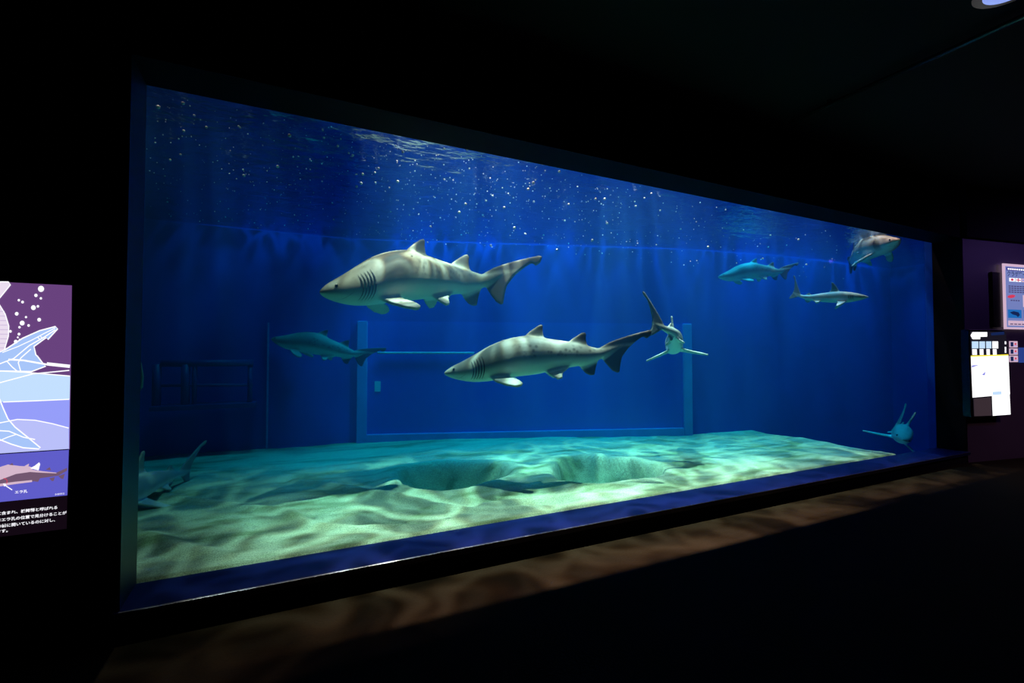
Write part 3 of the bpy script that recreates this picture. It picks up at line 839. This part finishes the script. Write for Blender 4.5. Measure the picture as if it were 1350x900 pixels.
stroke('arrow', [c3(45, 362), c3(125, 415)], 1.2, PM['white'], 8); poly('arrow', [c3(36, 350), c3(70, 362), c3(46, 382)], PM['white'], 8)
stroke('ring_mark', [c3(40, 300), c3(66, 308), c3(76, 328), c3(70, 352)], 1.0, PM['red'], 8)
poly('text_field', [(LX, yl(661.5, LX)), (88.8, yl(661.5, 89)), (88, yl(707.5, 88)), (LX, yl(707.5, LX))], PM['black'], 1)


def text(body, size, m, right=None, left=None, parent=None, xdir=Vector((1, 0, 0)), nm='lettering', sx=1.0, bold=0.0):
    """flat print: right/left is the end point of the baseline in the place"""
    c = bpy.data.curves.new('t', 'FONT'); c.body = body; c.size = size; c.align_x = 'RIGHT' if right else 'LEFT'
    c.offset = bold
    o = bpy.data.objects.new('t', c); COL.objects.link(o); bpy.context.view_layer.update()
    me = bpy.data.meshes.new_from_object(o.evaluated_get(bpy.context.evaluated_depsgraph_get()))
    bpy.data.objects.remove(o); bpy.data.curves.remove(c)
    z = Vector((0, 0, 1)); n = xdir.cross(z)
    R = Matrix((xdir * sx, z, n)).transposed().to_4x4()
    me.transform(Matrix.Translation(right or left) @ R)
    me.materials.clear(); me.materials.append(m); me.name = nm
    t = bpy.data.objects.new(nm, me); COL.objects.link(t)
    return keep(t, parent)


for body, (px, py), sz in (('サメの仲間は軟骨魚類に含まれ、板鰓類と呼ばれる', (76.5, 670), 0.0172), ('サメとエイはエラ孔の位置で見分けることが', (88, 677), 0.0172),
                           ('サメはエラ孔が胸ビレの前に開いているのに対し、', (76.5, 686), 0.0172), ('エイは腹側にあります。', (14.5, 700), 0.0172),
                           ('エラ孔', (36.5, 648.5), 0.0155), ('シロワニ', (85.5, 651), 0.0095)):
    text(body, sz, PM['white'], right=pp(px, py, 4), parent=panel, bold=0.0003)


# ------------------------------------------------------------------ right wall: monitor, poster, boards
def rp_(off):
    return lambda px, py, l=0: at_p(px, py, RP + RN * (off + 0.0012 * l), RN)


def rs(px, py, off=0.0):
    p = at_p(px, py, RP + RN * off, RN); return (p - RP).dot(RD), p.z


def rthing(name, label, cat, s0, s1, z0, z1, d0, d1, m, nm='body', bevel=0.006):
    r = bpy.data.objects.new(name, None); COL.objects.link(r)
    p = RP + RD * ((s0 + s1) / 2) + RN * d0; r.location = (p.x, p.y, z0); tag(r, label, cat)
    bpy.context.view_layer.update()
    keep(rbox(nm, s0, s1, z0, z1, d0, d1, m, bevel=bevel), r); return r


mo = 0.10
s0, z1 = rs(1277.5, 434, mo); s1, z0 = rs(1327.5, 548, mo)
z0 = rs(1277.5, 550, mo)[1]
mon = rthing('monitor', 'tall bright screen in a black frame on the wall past the window', 'monitor', s0, s1, z0, z1, 0.0, mo, M['black_gloss'], 'casing')
f5 = lambda x, y: (1265 + x / 6.92, 425 + y / 6.92)
fm = rp_(mo + 0.001)
poly('screen', [f5(95, 78), f5(425, 85), f5(465, 845), f5(132, 855)], PM['screen_dark'], 0, mon, fm)
poly('header_lettering', [f5(*p) for p in ((100, 118), (118, 88), (252, 88), (252, 128), (190, 130), (188, 152), (120, 152))], PM['screen_white'], 1, mon, fm)
poly('sky_tile', [f5(*p) for p in ((285, 95), (405, 82), (410, 110), (290, 118))], PM['dark_blue'], 1, mon, fm)
for i, (a, b) in enumerate(((112, 172), (180, 232), (242, 290), (300, 352))):
    poly('thumbnail', [f5(a, 172), f5(b, 172), f5(b + 1, 236), f5(a + 1, 236)], PM['pale_blue' if i < 3 else 'screen_white'], 1, mon, fm)
    poly('thumbnail', [f5(a + 3, 242), f5(b - 14, 242), f5(b - 12, 296), f5(a + 5, 296)], PM['white'], 1, mon, fm)
for y in (172, 222, 250): poly('side_mark', [f5(412, y), f5(426, y), f5(427, y + 26), f5(413, y + 26)], PM['white'], 1, mon, fm)
poly('bright_page', [f5(104, 304), f5(445, 292), f5(460, 655), f5(120, 684)], PM['screen_white'], 1, mon, fm)
poly('page_edge', [f5(104, 302), f5(445, 290), f5(446, 302), f5(104, 313)], PM['yellow'], 2, mon, fm)
poly('page_shape', [f5(112, 390), f5(182, 386), f5(112, 412)], PM['lilac'], 2, mon, fm)
poly('page_shape', [f5(202, 480), f5(236, 445), f5(232, 482)], PM['lilac'], 2, mon, fm)
poly('page_shape', [f5(300, 632), f5(382, 626), f5(384, 656), f5(302, 662)], PM['pale_blue'], 2, mon, fm)
poly('grey_tile', [f5(130, 692), f5(288, 682), f5(294, 848), f5(136, 855)], PM['screen_gray'], 2, mon, fm)
poly('bright_page', [f5(296, 655), f5(456, 640), f5(466, 838), f5(304, 850)], PM['screen_white'], 1, mon, fm)

f4 = lambda x, y: (1310 + x / 8.575, 335 + y / 8.575)
po = 0.05
s0, z1 = rs(1322.5, 347, po); z0 = rs(1325, 433.5, po)[1]; s1 = s0 + 0.95
pst = rthing('poster', 'pale blue notice poster with pink border hung above the cards', 'poster', s0, s1, z0, z1, 0.035, po, PM['poster_pink'], 'board', 0.0)  # poster glows by itself in place of light falling on it
fp = rp_(po + 0.001)


def pst_rect(nm, u0, u1, v0, v1, m, l):
    """rectangle on the poster in fractions of its width and height, v down"""
    q = []
    for u, v in ((u0, v0), (u1, v0), (u1, v1), (u0, v1)):
        p = RP + RD * (s0 + (s1 - s0) * u) + RN * (po + 0.001 + 0.0012 * l); q.append((p.x, p.y, z1 - (z1 - z0) * v))
    return keep(obj(nm, q, [(0, 1, 2, 3)], m), pst)


pst_rect('field', 0.04, 0.96, 0.04, 0.97, PM['poster_blue'], 1)
pst_rect('heading_bar', 0.06, 0.94, 0.055, 0.105, PM['poster_navy'], 2)
for k in range(16): pst_rect('heading_lettering', 0.09 + 0.05 * k, 0.128 + 0.05 * k, 0.068, 0.092, PM['white'], 3)


def pst_pt(u, v, l):
    p = RP + RD * (s0 + (s1 - s0) * u) + RN * (po + 0.001 + 0.0012 * l); return Vector((p.x, p.y, z1 - (z1 - z0) * v))


text('クラゲワールド', 0.085, PM['dark_blue'], left=pst_pt(0.07, 0.185, 2), parent=pst, xdir=RD, bold=0.001)
pst_rect('flag', 0.12, 0.25, 0.215, 0.27, PM['white'], 2)
bm = bmesh.new(); vs = [bm.verts.new(pst_pt(0.185 + 0.032 * math.cos(k * .5236), 0.2425 + 0.019 * math.sin(k * .5236), 3)) for k in range(12)]; bm.faces.new(vs); keep(bm_obj('flag_disc', bm, PM['red']), pst)
pst_rect('flag', 0.26, 0.39, 0.215, 0.27, PM['white'], 2); pst_rect('flag_stripe', 0.27, 0.38, 0.235, 0.25, PM['red'], 3); pst_rect('flag_stripe', 0.315, 0.335, 0.217, 0.268, PM['red'], 3)
pst_rect('flag', 0.40, 0.52, 0.215, 0.27, PM['poster_pink'], 2); pst_rect('flag_stripe', 0.42, 0.50, 0.232, 0.25, PM['lilac'], 3)
for r in range(4):
    for k in range(13): pst_rect('text_mark', 0.10 + 0.063 * k, 0.15 + 0.063 * k, 0.335 + 0.03 * r, 0.350 + 0.03 * r, PM['text_grey'], 2)
bm = bmesh.new(); vs = [bm.verts.new(pst_pt(0.16 + 0.09 * math.cos(k * .4488), 0.50 + 0.026 * math.sin(k * .4488) - 0.01 * math.cos(k * .4488), 2)) for k in range(14)]; bm.faces.new(vs); keep(bm_obj('red_badge', bm, PM['red']), pst)
for k in range(4): pst_rect('text_mark', 0.14 + 0.055 * k, 0.18 + 0.055 * k, 0.553, 0.568, PM['text_grey'], 2)
pst_rect('inset_map', 0.42, 0.92, 0.47, 0.655, PM['poster_pink'], 2)
for k in range(2):
    u = 0.07 + 0.36 * k
    pst_rect('photo', u, u + 0.31, 0.70, 0.83, PM['ocean' if k == 0 else 'blue_mid'], 2)
    bm = bmesh.new(); vs = [bm.verts.new(pst_pt(u + x, y, 3)) for x, y in ((0.04, 0.745), (0.13, 0.725), (0.24, 0.74), (0.27, 0.78), (0.22, 0.815), (0.19, 0.79), (0.10, 0.775))]; bm.faces.new(vs)
    keep(bm_obj('photo_fish', bm, PM['dark_blue' if k == 0 else 'orange']), pst)
pst_rect('footer', 0.07, 0.93, 0.87, 0.945, PM['poster_pink'], 2)
for k in range(8): pst_rect('text_mark', 0.11 + 0.09 * k, 0.18 + 0.09 * k, 0.915, 0.93, PM['text_grey'], 3)
s0b, zt = rs(1308, 358, 0.03); s1b = rs(1350, 358, 0.03)[0]; zb_ = rs(1310, 431, 0.03)[1]
tag(rbox('black_board', s0b, s1b + 0.5, zb_, zt, 0.0, 0.03, M['black_gloss'], bevel=0.006), 'plain black board mounted behind the pale blue poster', 'board')
for k in range(3):
    a, zc1 = rs(1331.5, 449.5 + 9.6 * k, 0.01); b, _ = rs(1341.5, 450, 0.01); h = 0.092
    cd = rthing('picture_card', ['small white picture card, topmost of three beside the screen', 'small white picture card, middle of three beside the screen', 'small white picture card, lowest of three beside the screen'][k],
                'card', a, b, zc1 - h, zc1, 0.0, 0.01, PM['poster_pink'], 'card_base', 0.0)  # cards glow too, light on them put into the colour
    cd['group'] = 'picture cards beside the screen'
    wd = b - a
    for nm, u0, u1, v0, v1, mm in (('card_picture', 0.06, 0.42, 0.15, 0.85, 'dark_blue'), ('card_mark', 0.6, 0.8, 0.3, 0.6, 'red'), ('card_mark', 0.5, 0.9, 0.7, 0.8, 'lilac')):
        keep(rbox(nm, a + wd * u0, a + wd * u1, zc1 - h * v1, zc1 - h * v0, 0.0101, 0.012, PM[mm]), cd)
a, zz = rs(1343.5, 458, 0.01)
tag(rbox('blue_picture', a, a + 0.5, zz - 0.22, zz, 0.0, 0.012, PM['blue_mid']), 'dim blue picture on the wall beside the small white cards', 'picture')  # picture glows by itself, standing in for light on it

# ------------------------------------------------------------------ ceiling fittings of the hall
lp = at_z(1302, 0, CEIL - 0.06)
dl = bpy.data.objects.new('ceiling_downlight', None); COL.objects.link(dl); dl.location = (lp.x, lp.y, CEIL)
tag(dl, 'round bluish ceiling lamp glowing at the top edge of the dark ceiling', 'lamp')
bpy.context.view_layer.update()
bm = bmesh.new(); bmesh.ops.create_cone(bm, cap_ends=True, segments=28, radius1=0.17, radius2=0.13, depth=0.06); bmesh.ops.translate(bm, verts=bm.verts, vec=(lp.x, lp.y - 0.1, CEIL - 0.03))
keep(bm_obj('housing', bm, M['black_gloss'], smooth=False), dl)
bm = bmesh.new(); bmesh.ops.create_cone(bm, cap_ends=True, segments=28, radius1=0.12, radius2=0.12, depth=0.01); bmesh.ops.translate(bm, verts=bm.verts, vec=(lp.x, lp.y - 0.1, CEIL - 0.066))
keep(bm_obj('diffuser', bm, printm('lamp_glow', (150, 175, 255), 0.9)), dl)
rx = at_z(1300, 44, CEIL - 0.04)
tr_ = bpy.data.objects.new('ceiling_rail', None); COL.objects.link(tr_); tr_.location = (rx.x, 1.0, CEIL)
tag(tr_, 'thin dark metal rail fixed along the black ceiling', 'rail')
bpy.context.view_layer.update()
keep(tube('rail_bar', [(rx.x, -1.5, CEIL - 0.04), (rx.x, 3.0, CEIL - 0.04)], 0.02, M['rail'], seg=12), tr_)
for y in (-1.2, 0.2, 1.2, 2.6): keep(box('bracket', (rx.x - 0.02, y, CEIL - 0.04), (rx.x + 0.02, y + 0.03, CEIL), M['rail']), tr_)
